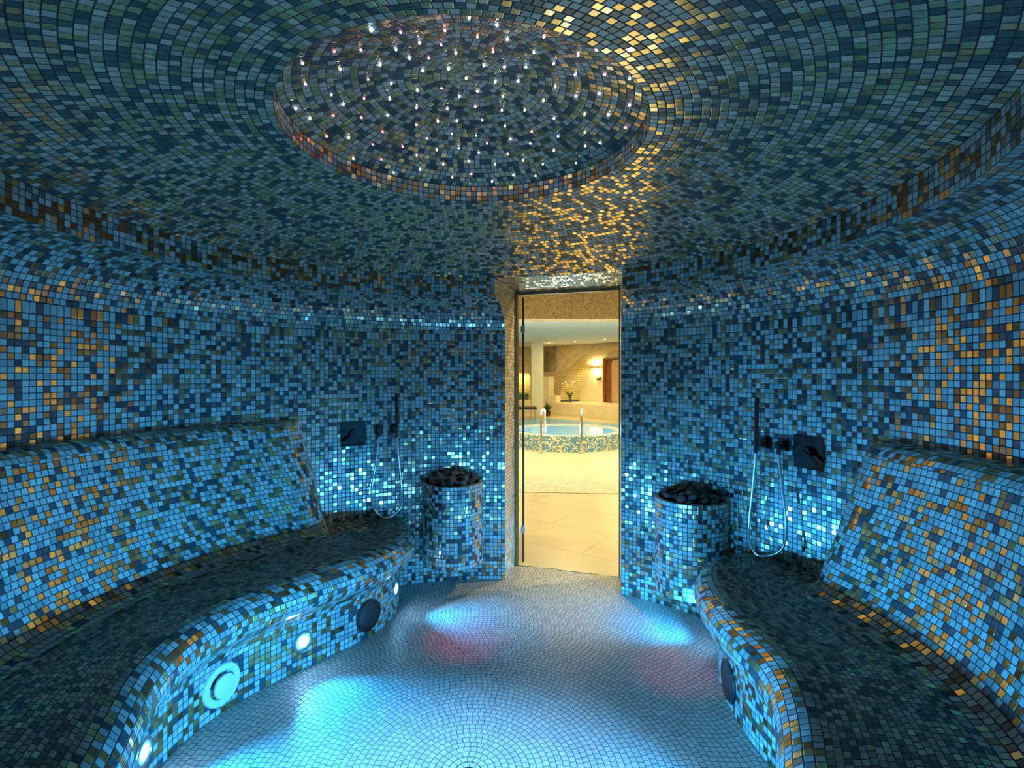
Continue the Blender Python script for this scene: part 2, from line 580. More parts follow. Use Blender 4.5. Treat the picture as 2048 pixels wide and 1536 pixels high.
# recess rim and inner dome
T = Tiles()
for j in range(3):
    z0 = ZL + (ZR - ZL) * j / 3; z1 = ZL + (ZR - ZL) * (j + 1) / 3
    T.strip(full(RL, z0), full(RL, z1), off=0.0)
rim = tag(T.build('trim_3', M_TRIMT, (CX, CY, ZL)), kind='structure')


def zd(r): return ZR + 0.153 * (1 - (r / RL) ** 2)


T = Tiles()
rr = np.linspace(0.0, RL, int(round(RL / P)) + 1)
for a, c in zip(rr[:-1], rr[1:]):
    T.strip(full(a, zd(a), 120), full(c, zd(c), 120), off=0.0 if a == 0 else None)
dome = tag(T.build('ceiling_dome', M_CEIL, (CX, CY, 1.0)), kind='structure')

# reveals of the doorway
def reveal(name, W, F, at):
    T = Tiles()
    def inner(z):
        if z <= ZW: r = RW
        elif z < ZF0:
            s = (z - ZW) / (ZF0 - ZW)
            r = RW - (RW - RF) * (1 - math.sqrt(max(0, 1 - s * s)))
        else: r = RF
        return at(r)
    zs = np.linspace(0, ZH + 0.006, 81)
    for a, c in zip(zs[:-1], zs[1:]):
        pa, pc = inner(a), inner(c)
        A = np.array([[*pa, a], [*F, a]]); B = np.array([[*pc, c], [*F, c]])
        T.strip(A, B, off=0.0)
    return tag(T.build(name, M_REVEAL, (0.36, 3.4, 1.0)), kind='structure')


reveal('trim_4', DLW, DLF, left_at)
reveal('trim_5', DRW, DRF, right_at)

# floor: rings of small tiles out to the door sill
dvec = (DRF - DLF) / np.linalg.norm(DRF - DLF)
dnor = np.array([-dvec[1], dvec[0]])            # towards the hall
T = Tiles()
RMAX = 1.95
rr = np.linspace(0.0, RMAX, int(round(RMAX / 0.0247)) + 1)
for a, c in zip(rr[:-1], rr[1:]):
    T.strip(full(a, 0, 300), full(c, 0, 300), off=0.0 if a == 0 else None, pitch=0.0247)
def keepf(c):
    s = (c[:, 0] - DLF[0]) * dnor[0] + (c[:, 1] - DLF[1]) * dnor[1]
    r = np.hypot(c[:, 0] - CX, c[:, 1] - CY)
    a = np.arctan2(c[:, 0] - CX, c[:, 1] - CY)
    ok = (s < 0.0) & ((r < RW + 0.02) | ((a > D(0)) & (a < D(32))) | (np.abs(a) > D(140)))
    return ok
floor = tag(T.build('floor', M_FLOOR, (CX, CY, 1.0), keep=keepf), kind='structure')

# ------------------------------------------------------------------ benches
def offset_path(path, e):
    t = np.gradient(path, axis=0)
    t /= np.linalg.norm(t, axis=1)[:, None]
    nrm = np.stack([t[:, 1], -t[:, 0]], 1)
    return path + nrm * e, nrm


NOSE = [(0.0, 0.0), (0.0, 0.0254), (0, 0.0508), (0, 0.0762), (0, 0.1016), (0, 0.127), (0, 0.1524), (0, 0.1778), (0, 0.203), (0.004, 0.228),
        (0.013, 0.252), (0.029, 0.272), (0.050, 0.288), (0.072, 0.303), (0.090, 0.322), (0.101, 0.346), (0.106, 0.372),
        (0.102, 0.398), (0.091, 0.422), (0.073, 0.442), (0.050, 0.457), (0.025, 0.466), (0.0, 0.470)]
BACKP = [(0.470, 0.262), (0.474, 0.238), (0.486, 0.216), (0.505, 0.200), (0.53, 0.186), (0.555, 0.178), (0.58, 0.171), (0.605, 0.165)]
zz = 0.63
while zz < 1.09:
    BACKP.append((zz, 0.165 - 0.058 * ((zz - 0.605) / 0.485) ** 0.8)); zz += 0.0254
BACKP += [(1.100, 0.105), (1.121, 0.095), (1.137, 0.077), (1.146, 0.053), (1.150, 0.028), (1.150, 0.0)]


def bench(name, label, side, front_pts, az_end_low, az_end_top, az_stop):
    root = empty(name, (CX + side * 1.3, CY, 0))
    root_inv = Matrix.Translation(-Vector(root.location))
    path = catmull(front_pts, 0.01)
    if side > 0:
        sgn = -1
    else:
        sgn = 1
    # smooth the front a little
    for _ in range(12):
        path[1:-1] = (path[:-2] + 2 * path[1:-1] + path[2:]) / 4
    ref_in = (CX, CY, 0.3)
    # orientation: room side of the path
    _, nrm = offset_path(path, 0.0)
    mid = len(path) // 2
    if (np.array([CX, CY]) - path[mid]) @ nrm[mid] < 0:
        flip = -1
    else:
        flip = 1
    curves = [np.column_stack([offset_path(path, flip * e)[0], np.full(len(path), z)]) for e, z in NOSE]
    T = Tiles()
    for j, (a, c) in enumerate(zip(curves[:-1], curves[1:])):
        if j < 9:
            T.strip(a, c, off=0.0, n=int(round(arclen(curves[0])[-1] / P)))
        else:
            T.strip(a, c)
    parts = [T.build('front', M_BENCH, (CX, CY, 0.15), root)]
    # foot line of the backrest (plan radius as a function of azimuth)
    def thick(a, z):
        """0..1 : how far the backrest has grown at |azimuth| a."""
        f = min(max((z - 0.47) / 0.68, 0), 1)
        e = az_end_low + (az_end_top - az_end_low) * f
        u = (abs(a) - e) / D(6.5)
        if u <= 0: return 0.0
        if u >= 1: return 1.0
        return math.sqrt(1 - (1 - u) ** 2)
    p0, p1 = path[0], path[-1]
    a_start = abs(az(p0)); a_end = az_stop
    az_line = np.linspace(a_start, a_end, 300)
    foot = np.array([[CX + (RW + 0.004 - 0.262 * thick(a, 0.47)) * math.sin(side * a),
                      CY + (RW + 0.004 - 0.262 * thick(a, 0.47)) * math.cos(a), 0.470] for a in az_line])
    crest = curves[-1]
    T = Tiles()
    ts = np.linspace(0, 1, 260)
    A = sample(crest, ts); B = sample(foot, ts)
    # pair points so that rows run along the bench
    nrow = 19
    for k in range(nrow):
        T.strip(A * (1 - k / nrow) + B * (k / nrow), A * (1 - (k + 1) / nrow) + B * ((k + 1) / nrow))
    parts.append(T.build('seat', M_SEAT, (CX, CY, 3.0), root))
    # backrest
    T = Tiles()
    def brow(z, w):
        f = min(max((z - 0.47) / 0.68, 0), 1)
        e = az_end_low + (az_end_top - az_end_low) * f
        aa = np.concatenate([e + D(6.5) * np.linspace(0, 1, 30) ** 2, np.linspace(e + D(6.6), az_stop, 200)])
        return np.array([[CX + (RW + 0.003 - w * thick(a, z)) * math.sin(side * a),
                          CY + (RW + 0.003 - w * thick(a, z)) * math.cos(a), z] for a in aa])
    for (z0, w0), (z1, w1) in zip(BACKP[:-1], BACKP[1:]):
        T.strip(brow(z0, w0), brow(z1, w1))
    parts.append(T.build('backrest', M_BENCH, (CX, CY, 1.6), root))
    for o in parts:
        o.matrix_parent_inverse = root_inv
    tag(root, label, 'bench', 'curved mosaic benches')
    return root, path, nrm * flip


LF = [(-0.800, 3.37), (-0.725, 3.22), (-0.690, 3.06), (-0.698, 2.94), (-0.735, 2.81), (-0.80, 2.684), (-0.956, 2.49), (-1.130, 2.265), (-1.225, 2.09), (-1.268, 1.91),
      (-1.268, 1.75), (-1.238, 1.60), (-1.175, 1.44), (-1.09, 1.25), (-1.0, 1.02), (-0.94, 0.8), (-0.94, 0.6), (-1.0, 0.42), (-1.08, 0.31)]
RFP = [(1.33, 2.66), (1.20, 2.645), (1.08, 2.565), (0.995, 2.44), (0.945, 2.28), (0.925, 2.10), (0.922, 1.95), (0.935, 1.80), (0.935, 1.69), (0.913, 1.57),
       (0.868, 1.44), (0.815, 1.32), (0.755, 1.20), (0.70, 1.05), (0.665, 0.85), (0.665, 0.65), (0.70, 0.48), (0.76, 0.33)]
benL, pathL, nrmL = bench('mosaic_bench', 'blue lit mosaic bench with a white round vent in its front, left of the doorway', -1, LF, D(36.5), D(42.0), D(150))
benR, pathR, nrmR = bench('mosaic_bench', 'gold flecked mosaic bench on the right, close to the bottom right corner', 1, RFP, D(71.5), D(79.5), D(150))


def on_front(path, nrm, ratio=None, y=None, far=True):
    """place on the bench front: by plan direction x/y seen from the room's entrance, or by y."""
    if y is not None:
        i = int(np.argmin(np.abs(path[:, 1] - y)))
    else:
        i = int(np.argmin(np.abs(path[:, 0] / path[:, 1] - ratio)))
    return path[i], nrm[i]


def mount(name, p, nv, z, back=0.0):
    """empty whose +Y points out of the bench front / wall."""
    rz = math.atan2(nv[1], nv[0]) - PI / 2
    return empty(name, (p[0] - nv[0] * back, p[1] - nv[1] * back, z), rz)


BLUE = (0.03, 0.43, 1.0)


def disc_light(name, loc, direction, power, color, radius, spread=180):
    l = bpy.data.lights.new(name, 'AREA')
    l.shape = 'DISK'; l.size = radius * 2
    l.energy = power; l.color = color; l.spread = math.radians(spread)
    o = bpy.data.objects.new(name, l)
    o.location = loc
    o.rotation_euler = Vector(direction).to_track_quat('-Z', 'Y').to_euler()
    return link(o)


LAMPW = 5.6


def bench_lamp(path, nrm, z, label, ratio=None, y=None, power=LAMPW):
    p, nv = on_front(path, nrm, ratio, y)
    r = mount('recessed_lamp', p, nv, z)
    lathe('trim_ring', [(0.050, -0.01), (0.050, 0.003), (0.046, 0.007), (0.038, 0.007), (0.035, 0.004), (0.035, -0.004)], M_LAMPRING, r, 40, 'Y')
    lathe('lens', [(0.0005, 0.0075), (0.012, 0.0072), (0.022, 0.006), (0.026, 0.004)], M_LENS, r, 32, 'Y')
    lathe('glow_ring', [(0.0262, 0.0055), (0.031, 0.0045), (0.0355, 0.002)], M_LENSO, r, 32, 'Y')  # emissive ring, bloom of the lens built as a part
    tag(r, label, 'lamp', 'round blue lamps in the bench fronts')
    disc_light('lamp_beam', (p[0] + nv[0] * 0.012, p[1] + nv[1] * 0.012, z), (nv[0], nv[1], 0.0), power, BLUE, 0.032, 80)
    return r


bench_lamp(pathL, nrmL, 0.150, 'round lit lamp at the far rounded end of the left bench, seen edge-on', y=2.99)
bench_lamp(pathL, nrmL, 0.135, 'round lit lamp in the left bench front between the white vent and the black speaker', y=2.43)
bench_lamp(pathL, nrmL, 0.120, 'round lit lamp low in the left bench front at the bottom edge of the photo', y=1.725)
bench_lamp(pathL, nrmL, 0.130, 'round lit lamp in the left bench front behind the bench curve', y=0.95, power=LAMPW * 2.6)
bench_lamp(pathR, nrmR, 0.140, 'round lit lamp at the far rounded end of the right bench', y=2.56)
bench_lamp(pathR, nrmR, 0.135, 'round lit lamp in the right bench front behind its overhang', y=1.50)
bench_lamp(pathR, nrmR, 0.130, 'round lit lamp in the right bench front nearest the entrance', y=1.10, power=LAMPW * 2.6)
bench_lamp(pathR, nrmR, 0.130, 'round lit lamp in the right bench front by the entrance wall', y=0.6, power=LAMPW * 2.6)

# low mosaic step, unseen, added to close the round; its lamps feed wall glints
T = Tiles()
RS, ZS_ = 1.66, 0.305
def sarc(r, z): return polar(r, z, D(146), D(214), 90)
for k in range(12):
    T.strip(sarc(RS, ZS_ * k / 12), sarc(RS, ZS_ * (k + 1) / 12), off=0.0)
for k in range(14):
    T.strip(sarc(RS + 0.45 * k / 14, ZS_), sarc(RS + 0.45 * (k + 1) / 14, ZS_))
tag(T.build('trim_9', M_BENCH, (CX, CY, 1.5)), kind='structure')
for a_, lab in ((163, 'added unseen lamp in the entrance step nearest the right bench'), (178, 'added unseen lamp in the middle of the entrance step'),
                (193, 'added unseen lamp in the entrance step nearest the left bench')):
    aa = D(a_)
    pp = np.array([[CX + RS * math.sin(aa), CY + RS * math.cos(aa)]])
    nn = np.array([[-math.sin(aa), -math.cos(aa)]])
    bench_lamp(pp, nn, 0.15, lab, y=0.0, power=LAMPW * 0.4)

# white steam vent and black round speakers
p, nv = on_front(pathL, nrmL, y=2.105)
sv = mount('steam_vent', p, nv, 0.122)
lathe('outer_ring', [(0.086, -0.012), (0.086, 0.006), (0.082, 0.011), (0.062, 0.013), (0.056, 0.009), (0.056, -0.004)], M_WHITEPL, sv, 64, 'Y')
lathe('back_plate', [(0.0005, -0.002), (0.056, -0.002)], M_DARK, sv, 48, 'Y')
lathe('cover_disc', [(0.0005, 0.030), (0.040, 0.029), (0.0465, 0.026), (0.048, 0.021), (0.046, 0.015), (0.03, 0.0)], M_WHITEPL, sv, 64, 'Y')
tag(sv, 'white round steam vent set in the left bench front', 'vent')


def speaker(path, nrm, y, z, label):
    p, nv = on_front(path, nrm, y=y)
    s = mount('round_speaker', p, nv, z)
    lathe('grille', [(0.0005, 0.014), (0.03, 0.0135), (0.06, 0.011), (0.074, 0.006)], M_BLACKPL, s, 56, 'Y')
    lathe('rim', [(0.084, -0.012), (0.084, 0.005), (0.080, 0.009), (0.074, 0.009), (0.072, 0.003)], M_SEAL, s, 56, 'Y')
    for k in range(4):
        a = PI / 4 + k * PI / 2
        bm = bmesh.new()
        bmesh.ops.create_icosphere(bm, subdivisions=1, radius=0.0028, matrix=Matrix.Translation((0.078 * math.cos(a), 0.0095, 0.078 * math.sin(a))))
        bm_obj('screw', bm, M_STEEL, s)
    tag(s, label, 'speaker', 'black round speakers in the bench fronts')


speaker(pathL, nrmL, 2.72, 0.118, 'black round speaker near the far end of the left bench front')
speaker(pathR, nrmR, 2.16, 0.105, 'black round speaker under the overhang of the right bench')


# ------------------------------------------------------------------ wall-mounted things
def wall_mount(name, a_deg, z, inset=0.0):
    a = D(a_deg)
    r = RW - inset
    o = empty(name, (CX + r * math.sin(a), CY + r * math.cos(a), z), -a)
    return o                                    # local -Y points into the room, +X to the right


def planter(a_deg, z0, z1, label, rocklabel, group, seed):
    t = wall_mount('stone_planter', a_deg, 0.0, 0.065)
    R = 0.203
    T = Tiles()
    nr = int(round((z1 - z0) / P))
    def arc(r, z):
        return polar(r, z, 0, 2 * PI, 120, 0, 0)
    n = int(round(2 * PI * R / P))
    for k in range(nr):
        a = z0 + (z1 - z0) * k / nr; c = z0 + (z1 - z0) * (k + 1) / nr
        T.strip(arc(R, a), arc(R, c), n=n, off=0.0)
    T.build('drum', M_WALL, (0, 0, (z0 + z1) / 2), t, away=True)
    T = Tiles()
    T.strip(arc(R, z1), arc(R - 0.02, z1 + 0.002), n=n)
    T.strip(arc(R - 0.02, z1 + 0.002), arc(R - 0.024, z1 - 0.02), n=n)
    T.build('rim', M_BENCH, (0, 0, z1 + 1), t)
    lathe('bowl', [(R - 0.024, z1 - 0.02), (R - 0.05, z1 - 0.06), (0.001, z1 - 0.065)], M_DARK, t, 40)
    lathe('underside', [(R, z0), (0.001, z0 - 0.003)], M_BACK, t, 40)
    tag(t, label, 'planter', 'mosaic drums of stones on the wall')
    # the stones
    rs = random.Random(seed)
    base = t.matrix_basis
    protos = []
    for k in range(7):
        bm = bmesh.new()
        bmesh.ops.create_icosphere(bm, subdivisions=2, radius=1.0)
        sc = (rs.uniform(0.8, 1.15), rs.uniform(0.7, 1.0), rs.uniform(0.5, 0.8))
        ph = [rs.uniform(0, 6) for _ in range(6)]
        for v in bm.verts:
            c = v.co.copy()
            d = 1 + 0.16 * math.sin(3 * c.x + ph[0]) * math.cos(2.4 * c.y + ph[1]) + 0.1 * math.sin(4.2 * c.z + ph[2] + c.x * 2) + rs.uniform(-0.05, 0.05)
            v.co = Vector((c.x * sc[0], c.y * sc[1], c.z * sc[2])) * d
        me = bpy.data.meshes.new('stone')
        bm.to_mesh(me); bm.free()
        me.materials.append(M_ROCK[k % 3])
        protos.append(me)
    placed = []
    tries = 0
    while len(placed) < 30 and tries < 4000:
        tries += 1
        rad = rs.uniform(0.024, 0.040)
        ang = rs.uniform(0, 2 * PI); rr_ = (R - 0.03 - rad * 0.6) * math.sqrt(rs.random())
        x, y = rr_ * math.cos(ang), rr_ * math.sin(ang)
        z = z1 - 0.012 + 0.062 * (1 - (rr_ / R) ** 2) * rs.uniform(0.5, 1.1)
        if y > 0.065 + R * 0 - rad: continue
        if any((x - q[0]) ** 2 + (y - q[1]) ** 2 + (z - q[2]) ** 2 < (0.72 * (rad + q[3])) ** 2 for q in placed): continue
        placed.append((x, y, z, rad))
    M = Matrix.Translation(t.location) @ Matrix.Rotation(t.rotation_euler.z, 4, 'Z')
    for k, (x, y, z, rad) in enumerate(placed):
        o = bpy.data.objects.new('stone', protos[k % 7])
        o.location = M @ Vector((x, y, z))
        o.rotation_euler = (rs.uniform(-0.5, 0.5), rs.uniform(-0.5, 0.5), rs.uniform(0, 6))
        o.scale = (rad,) * 3
        link(o)
        tag(o, rocklabel, 'stone', group)
    return t


planter(-8.6, 0.165, 0.700, 'mosaic drum of dark stones on the wall directly left of the doorway',
        'dark rough stone heaped in the drum left of the doorway', 'stones in the left drum', 3)
planter(46.9, 0.185, 0.712, 'mosaic drum of dark stones on the wall between the doorway and the right bench',
        'dark rough stone heaped in the drum right of the doorway', 'stones in the right drum', 5)


def shower(side, az_plate, az_out, az_hold, zbase, zhose, side_word):
    # mixer plate
    m = wall_mount('shower_mixer', az_plate, zbase - 0.02)
    box('plate', (-0.080, -0.008, -0.080), (0.080, 0.004, 0.080), M_CHROME, m, 0.002)
    lathe('cartridge', [(0.028, 0.0), (0.028, -0.034), (0.026, -0.038), (0.0005, -0.038)], M_CHROME, m, 32, 'Y')
    lv = box('lever', (-0.008, -0.006, -0.008), (0.085, 0.004, 0.008), M_CHROME, m, 0.002)
    lv.location = (0, -0.040, 0.004); lv.rotation_euler = (0, math.radians(38 if side < 0 else 35), 0)
    if side < 0: lv.rotation_euler = (0, math.radians(142), 0)
    tag(m, f'square dark chrome shower mixer with lever on the {side_word} wall', 'shower mixer', 'square chrome shower mixers')
    # hand shower set
    s = wall_mount('hand_shower', (az_out + az_hold) / 2, zbase)
    dx = RW * D(az_hold - az_out) / 2
    for nm, x in (('wall_outlet', -dx), ('holder', dx)):
        bm = bmesh.new()
        box_bm(bm, (x - 0.030, -0.012, -0.030), (x + 0.030, 0.006, 0.030), 0.003)
        box_bm(bm, (x - 0.014, -0.060, -0.016), (x + 0.014, -0.008, 0.018), 0.003)
        bm_obj(nm, bm, M_CHROME, s)
    xh = dx + (0.012 if side < 0 else -0.022)
    hs = tube('handset', [(xh, -0.062, -0.055), (xh, -0.060, 0.0), (xh, -0.057, 0.06), (xh, -0.052, 0.235)], [0.009, 0.011, 0.0115, 0.0115], M_CHROME, s, 16)
    tube('hose_nut', [(-dx, -0.045, -0.010), (-dx, -0.045, -0.045)], 0.011, M_CHROME, s, 14)
    drop = zbase - zhose
    w = (xh + dx)
    pts = [(-dx, -0.045, -0.04), (-dx - 0.02 * np.sign(w), -0.05, -0.2), (-dx - 0.05 * np.sign(w), -0.06, -0.40), (-dx - 0.035 * np.sign(w), -0.085, -drop + 0.055),
           ((xh - dx) / 2 - 0.012, -0.10, -drop), (xh + 0.02 * np.sign(w), -0.085, -drop + 0.06), (xh + 0.03 * np.sign(w), -0.07, -0.40),
           (xh + 0.012 * np.sign(w), -0.064, -0.2), (xh, -0.062, -0.055)]
    tube('hose', catmull(pts, 0.012), 0.0065, M_HOSE, s, 10)
    tag(s, f'slim chrome hand shower with looped steel hose on the {side_word} wall', 'shower', 'chrome hand showers with hoses')


shower(-1, -30.8, -25.4, -22.0, 1.058, 0.492, 'left')
shower(1, 68.6, 64.1, 60.9, 1.066, 0.500, 'right')

# ------------------------------------------------------------------ star lights in the dome
STARS = '''-0.245,-0.358,B 0.036,-0.382,b 0.114,-0.345,w -0.171,-0.313,p -0.042,-0.302,p 0.052,-0.261,p 0.142,-0.258,w 0.251,-0.312,p -0.13,-0.232,w -0.066,-0.211,p -0.377,-0.284,r -0.306,-0.252,p -0.208,-0.211,w 0.096,-0.171,p 0.226,-0.197,b 0.405,-0.314,w 0.36,-0.245,w -0.179,-0.144,w -0.026,-0.153,w -0.118,-0.134,p -0.475,-0.275,w -0.397,-0.173,w -0.277,-0.138,w 0.061,-0.078,w 0.131,-0.078,w 0.204,-0.097,b 0.293,-0.152,w -0.15,-0.061,w -0.062,-0.058,w 0.367,-0.117,w 0.455,-0.179,p 0.527,-0.209,w -0.006,0.001,w -0.514,-0.159,p -0.336,-0.07,p -0.27,-0.016,b 0.097,0.018,w 0.179,-0.003,w 0.31,-0.012,w -0.19,0.052,w -0.102,0.054,p 0.028,0.078,w -0.469,-0.049,b -0.379,0.029,p -0.296,0.071,w -0.043,0.109,w 0.123,0.1,w 0.274,0.088,w 0.386,0.011,w 0.459,-0.049,w 0.563,-0.052,w -0.591,-0.054,w -0.453,0.026,w -0.502,0.063,r -0.212,0.149,w -0.096,0.174,w 0.014,0.169,p 0.117,0.183,w 0.206,0.166,w -0.574,0.028,w -0.418,0.129,p -0.325,0.158,b -0.143,0.244,w -0.065,0.249,w 0.036,0.248,w 0.128,0.273,b 0.321,0.178,w 0.43,0.102,b 0.511,0.054,w -0.231,0.245,p -0.366,0.241,r -0.097,0.323,b 0.005,0.337,b 0.238,0.284,p 0.347,0.276,b 0.446,0.206,w 0.581,0.086,p -0.562,0.158,p -0.494,0.213,w -0.203,0.331,p 0.049,0.38,p 0.151,0.346,w 0.235,0.353,b 0.511,0.233,b 0.459,0.283,w -0.419,0.293,p -0.308,0.35,p -0.171,0.404,b -0.076,0.405,w 0.01,0.434,b 0.138,0.433,w 0.336,0.363,w -0.513,0.331,w -0.261,0.415,p -0.409,0.387,r -0.038,0.482,w 0.08,0.498,b 0.206,0.457,w 0.295,0.457,b 0.435,0.397,b -0.155,0.488,w -0.261,0.497,w -0.378,0.478,b -0.032,0.554,p 0.164,0.549,w 0.266,0.532,w -0.123,0.567,w 0.062,0.595,w'''
bm = bmesh.new()
bmesh.ops.create_uvsphere(bm, u_segments=10, v_segments=6, radius=0.0034)
proto = {}
me0 = bpy.data.meshes.new('star_light')
bm.to_mesh(me0); bm.free()
for k, mt in M_STAR.items():
    me = me0.copy(); me.materials.append(mt); proto[k] = me
WORD = {'w': 'white', 'p': 'pink', 'r': 'red', 'b': 'pale blue', 'B': 'brightest pale blue'}
for tok in STARS.split():
    a, c, k = tok.split(',')
    x, y = float(a), float(c)
    o = bpy.data.objects.new('star_light', proto[k])
    o.location = (CX + x, CY + y, zd(math.hypot(x, y)) - 0.0015)
    if k == 'B': o.scale = (1.3, 1.3, 1.3)
    link(o)
    lab = f'tiny {WORD[k]} star light set in the mosaic ceiling dome'
    if k == 'B': lab = 'brightest pale blue star light at the upper left edge of the dome'
    tag(o, lab, 'star light', 'star lights in the ceiling dome')

# ------------------------------------------------------------------ door
door = empty('door_1', (DLF[0], DLF[1], 0), math.atan2(dvec[1], dvec[0]))
tag(door, kind='structure')
WD = float(np.linalg.norm(DRF - DLF))
bm = bmesh.new()
box_bm(bm, (0.0, -0.012, 0), (0.022, 0.028, ZH), 0.002)
box_bm(bm, (WD - 0.008, -0.012, 0), (WD + 0.006, 0.028, ZH), 0.002)
box_bm(bm, (0.0, -0.012, ZH - 0.022), (WD, 0.028, ZH), 0.002)
bm_obj('door_frame', bm, M_BRONZEF, door)
# glass leaf swung right out into the hall, nearly edge-on
la = math.atan2(dvec[1], dvec[0])
leaf = empty('door_leaf', (0.048, 0.055, 0.012), math.radians(89.3) - la - math.radians(1.0), door)
box('glass', (0.008, -0.004, 0.0), (0.70, 0.004, 1.985), M_GLASS, leaf)
box('edge_seal', (0.0, -0.0065, -0.006), (0.010, 0.0065, 1.99), M_SEAL, leaf)
box('edge_seal', (0.69, -0.005, 0.0), (0.70, 0.005, 1.985), M_SEAL, leaf)
for z in (0.24, 1.75):
    bm = bmesh.new()
    box_bm(bm, (-0.004, -0.012, z - 0.03), (0.05, 0.012, z + 0.03), 0.002)
    box_bm(bm, (-0.018, -0.006, z - 0.024), (0.0, 0.018, z + 0.024), 0.002)
    bm_obj('hinge', bm, M_STEEL, leaf)

# ------------------------------------------------------------------ hall beyond the door
def plane_uv(name, o, u, v, lu, lv, mat, su=1.0, sv=1.0, kind='structure', parent=None):
    o, u, v = Vector(o), Vector(u).normalized(), Vector(v).normalized()
    vs = [o, o + u * lu, o + u * lu + v * lv, o + v * lv]
    uv = [(0, 0), (lu * su, 0), (lu * su, lv * sv), (0, lv * sv)]
    ob = mesh_obj(name, vs, [(0, 1, 2, 3)], mat, parent, uvs=uv)
    if kind: tag(ob, kind=kind)
    return ob


ZT, ZLOW = 2.79, -0.35
u3 = Vector((dvec[0], dvec[1], 0)); n3 = Vector((dnor[0], dnor[1], 0))
dl3 = Vector((DLF[0], DLF[1], 0)); dr3 = Vector((DRF[0], DRF[1], 0))
# wall that holds the door, on the hall side
def hall_near():
    vs, fs, uv = [], [], []
    def rect(a0, a1, z0, z1):
        k = len(vs)
        for a, z in ((a0, z0), (a1, z0), (a1, z1), (a0, z1)):
            vs.append(dl3 + u3 * a + n3 * 0.03 + Vector((0, 0, z))); uv.append((a / 0.03, z / 0.03))
        fs.append((k, k + 1, k + 2, k + 3))
    rect(-6, 0.0, ZLOW, ZT); rect(WD, 8, ZLOW, ZT); rect(0, WD, ZH, ZT)
    return tag(mesh_obj('wall_entrance', vs, fs, M_HALLMOS, uvs=[uv[i] for f in fs for i in f]), kind='structure')


hall_near()
# near floor slab with steps down behind the tub
nf = [dl3 - u3 * 6, dl3 + u3 * 8, Vector((9.5, 12.6, 0)), Vector((-6, 12.6, 0))]
fv = [(v.x, v.y, 0.0) for v in nf] + [(-6, 12.6, ZLOW), (9.5, 12.6, ZLOW)]
tag(mesh_obj('floor_hall', fv, [(0, 1, 2, 3), (3, 2, 5, 4)], M_SLAB, uvs=[fv[i][:2] for i in (0, 1, 2, 3, 3, 2, 5, 4)]), kind='structure')
plane_uv('floor_pool_side', (-6, 12.6, ZLOW), (1, 0, 0), (0, 1, 0), 16, 17, M_SLAB)
# pebble inlay band
T = Tiles()
for k in range(16):
    y0 = 5.98 + k * 0.045
    T.strip(np.array([[-1.5, y0 + 0.25, 0.004], [3.5, y0 - 0.15, 0.004]]), np.array([[-1.5, y0 + 0.295, 0.004], [3.5, y0 - 0.105, 0.004]]), pitch=0.045)
tag(T.build('trim_6', M_PEBBLE, (0.5, 6, 2)), kind='structure')
plane_uv('ceiling_hall', (-6, 3, ZT), (0, 1, 0), (1, 0, 0), 27, 16, M_WHITECEIL)
tag(box('beam_hall', (-6, 7.0, 2.20), (9.5, 7.35, ZT), M_PLASTER), kind='structure')
plane_uv('beam_facing', (-3, 6.99, 2.20), (1, 0, 0), (0, 0, 1), 9, ZT - 2.2, M_HALLMOS, 1 / 0.022, 1 / 0.022)
plane_uv('wall_hall_left', (-4.5, 3, ZLOW), (0, 1, 0), (0, 0, 1), 27, ZT - ZLOW, M_PLASTER)
plane_uv('wall_hall_right', (9.3, 3, ZLOW), (0, 1, 0), (0, 0, 1), 27, ZT - ZLOW, M_PLASTER)

# far wall: slanted, with a wide vaulted recess
A0 = Vector((1.524, 24.0, 0)); U = Vector((0.634, -0.774, 0)).normalized(); W = Vector((0.774, 0.634, 0)).normalized()
SC, HW, ZS, ZA = 3.79, 2.71, 0.27, 2.50      # arch centre, half width, springing, crown
def wp(s, w, z): return A0 + U * s + W * w + Vector((0, 0, z))
def arch(n=40): return [(SC - HW * math.cos(PI * k / n), ZS + (ZA - ZS) * math.sin(PI * k / n)) for k in range(n + 1)]
ar = arch()
# surrounding wall (spandrels)
vs, fs, uv = [], [], []
for (s, z) in ar:
    vs += [wp(s, 0, z), wp(s, 0, ZT)]; uv += [(s, z), (s, ZT)]
for k in range(len(ar) - 1):
    fs.append((2 * k, 2 * k + 2, 2 * k + 3, 2 * k + 1))
k = len(vs)
for (s, z) in ((-2.5, ZLOW), (SC - HW, ZLOW), (SC - HW, ZT), (-2.5, ZT), (SC + HW, ZLOW), (9, ZLOW), (9, ZT), (SC + HW, ZT)):
    vs.append(wp(s, 0, z)); uv.append((s, z))
fs += [(k, k + 1, k + 2, k + 3), (k + 4, k + 5, k + 6, k + 7)]
tag(mesh_obj('wall_far', vs, fs, M_BRICKW, uvs=[uv[i] for f in fs for i in f]), kind='structure')
# ring of radial bricks round the arch
vs, fs, uv = [], [], []
L = 0
for k, (s, z) in enumerate(ar):
    a = PI * k / 40
    if k: L += math.hypot(s - ar[k - 1][0], z - ar[k - 1][1])
    ex = 0.62
    so, zo = SC - (HW + ex) * math.cos(a), ZS + (ZA - ZS + ex * 0.45) * math.sin(a)
    vs += [wp(s, -0.03, z), wp(so, -0.03, min(zo, ZT))]; uv += [(L, 0), (L, ex)]
for k in range(40): fs.append((2 * k, 2 * k + 2, 2 * k + 3, 2 * k + 1))
k0 = len(vs)
for k, (s, z) in enumerate(ar):
    vs.append(wp(s, 0.02, z)); uv.append((uv[2 * k][0], -0.05))
for k in range(40): fs.append((2 * k, k0 + k, k0 + k + 1, 2 * k + 2))
tag(mesh_obj('trim_7', vs, fs, M_RADIAL, uvs=[uv[i] for f in fs for i in f]), kind='structure')
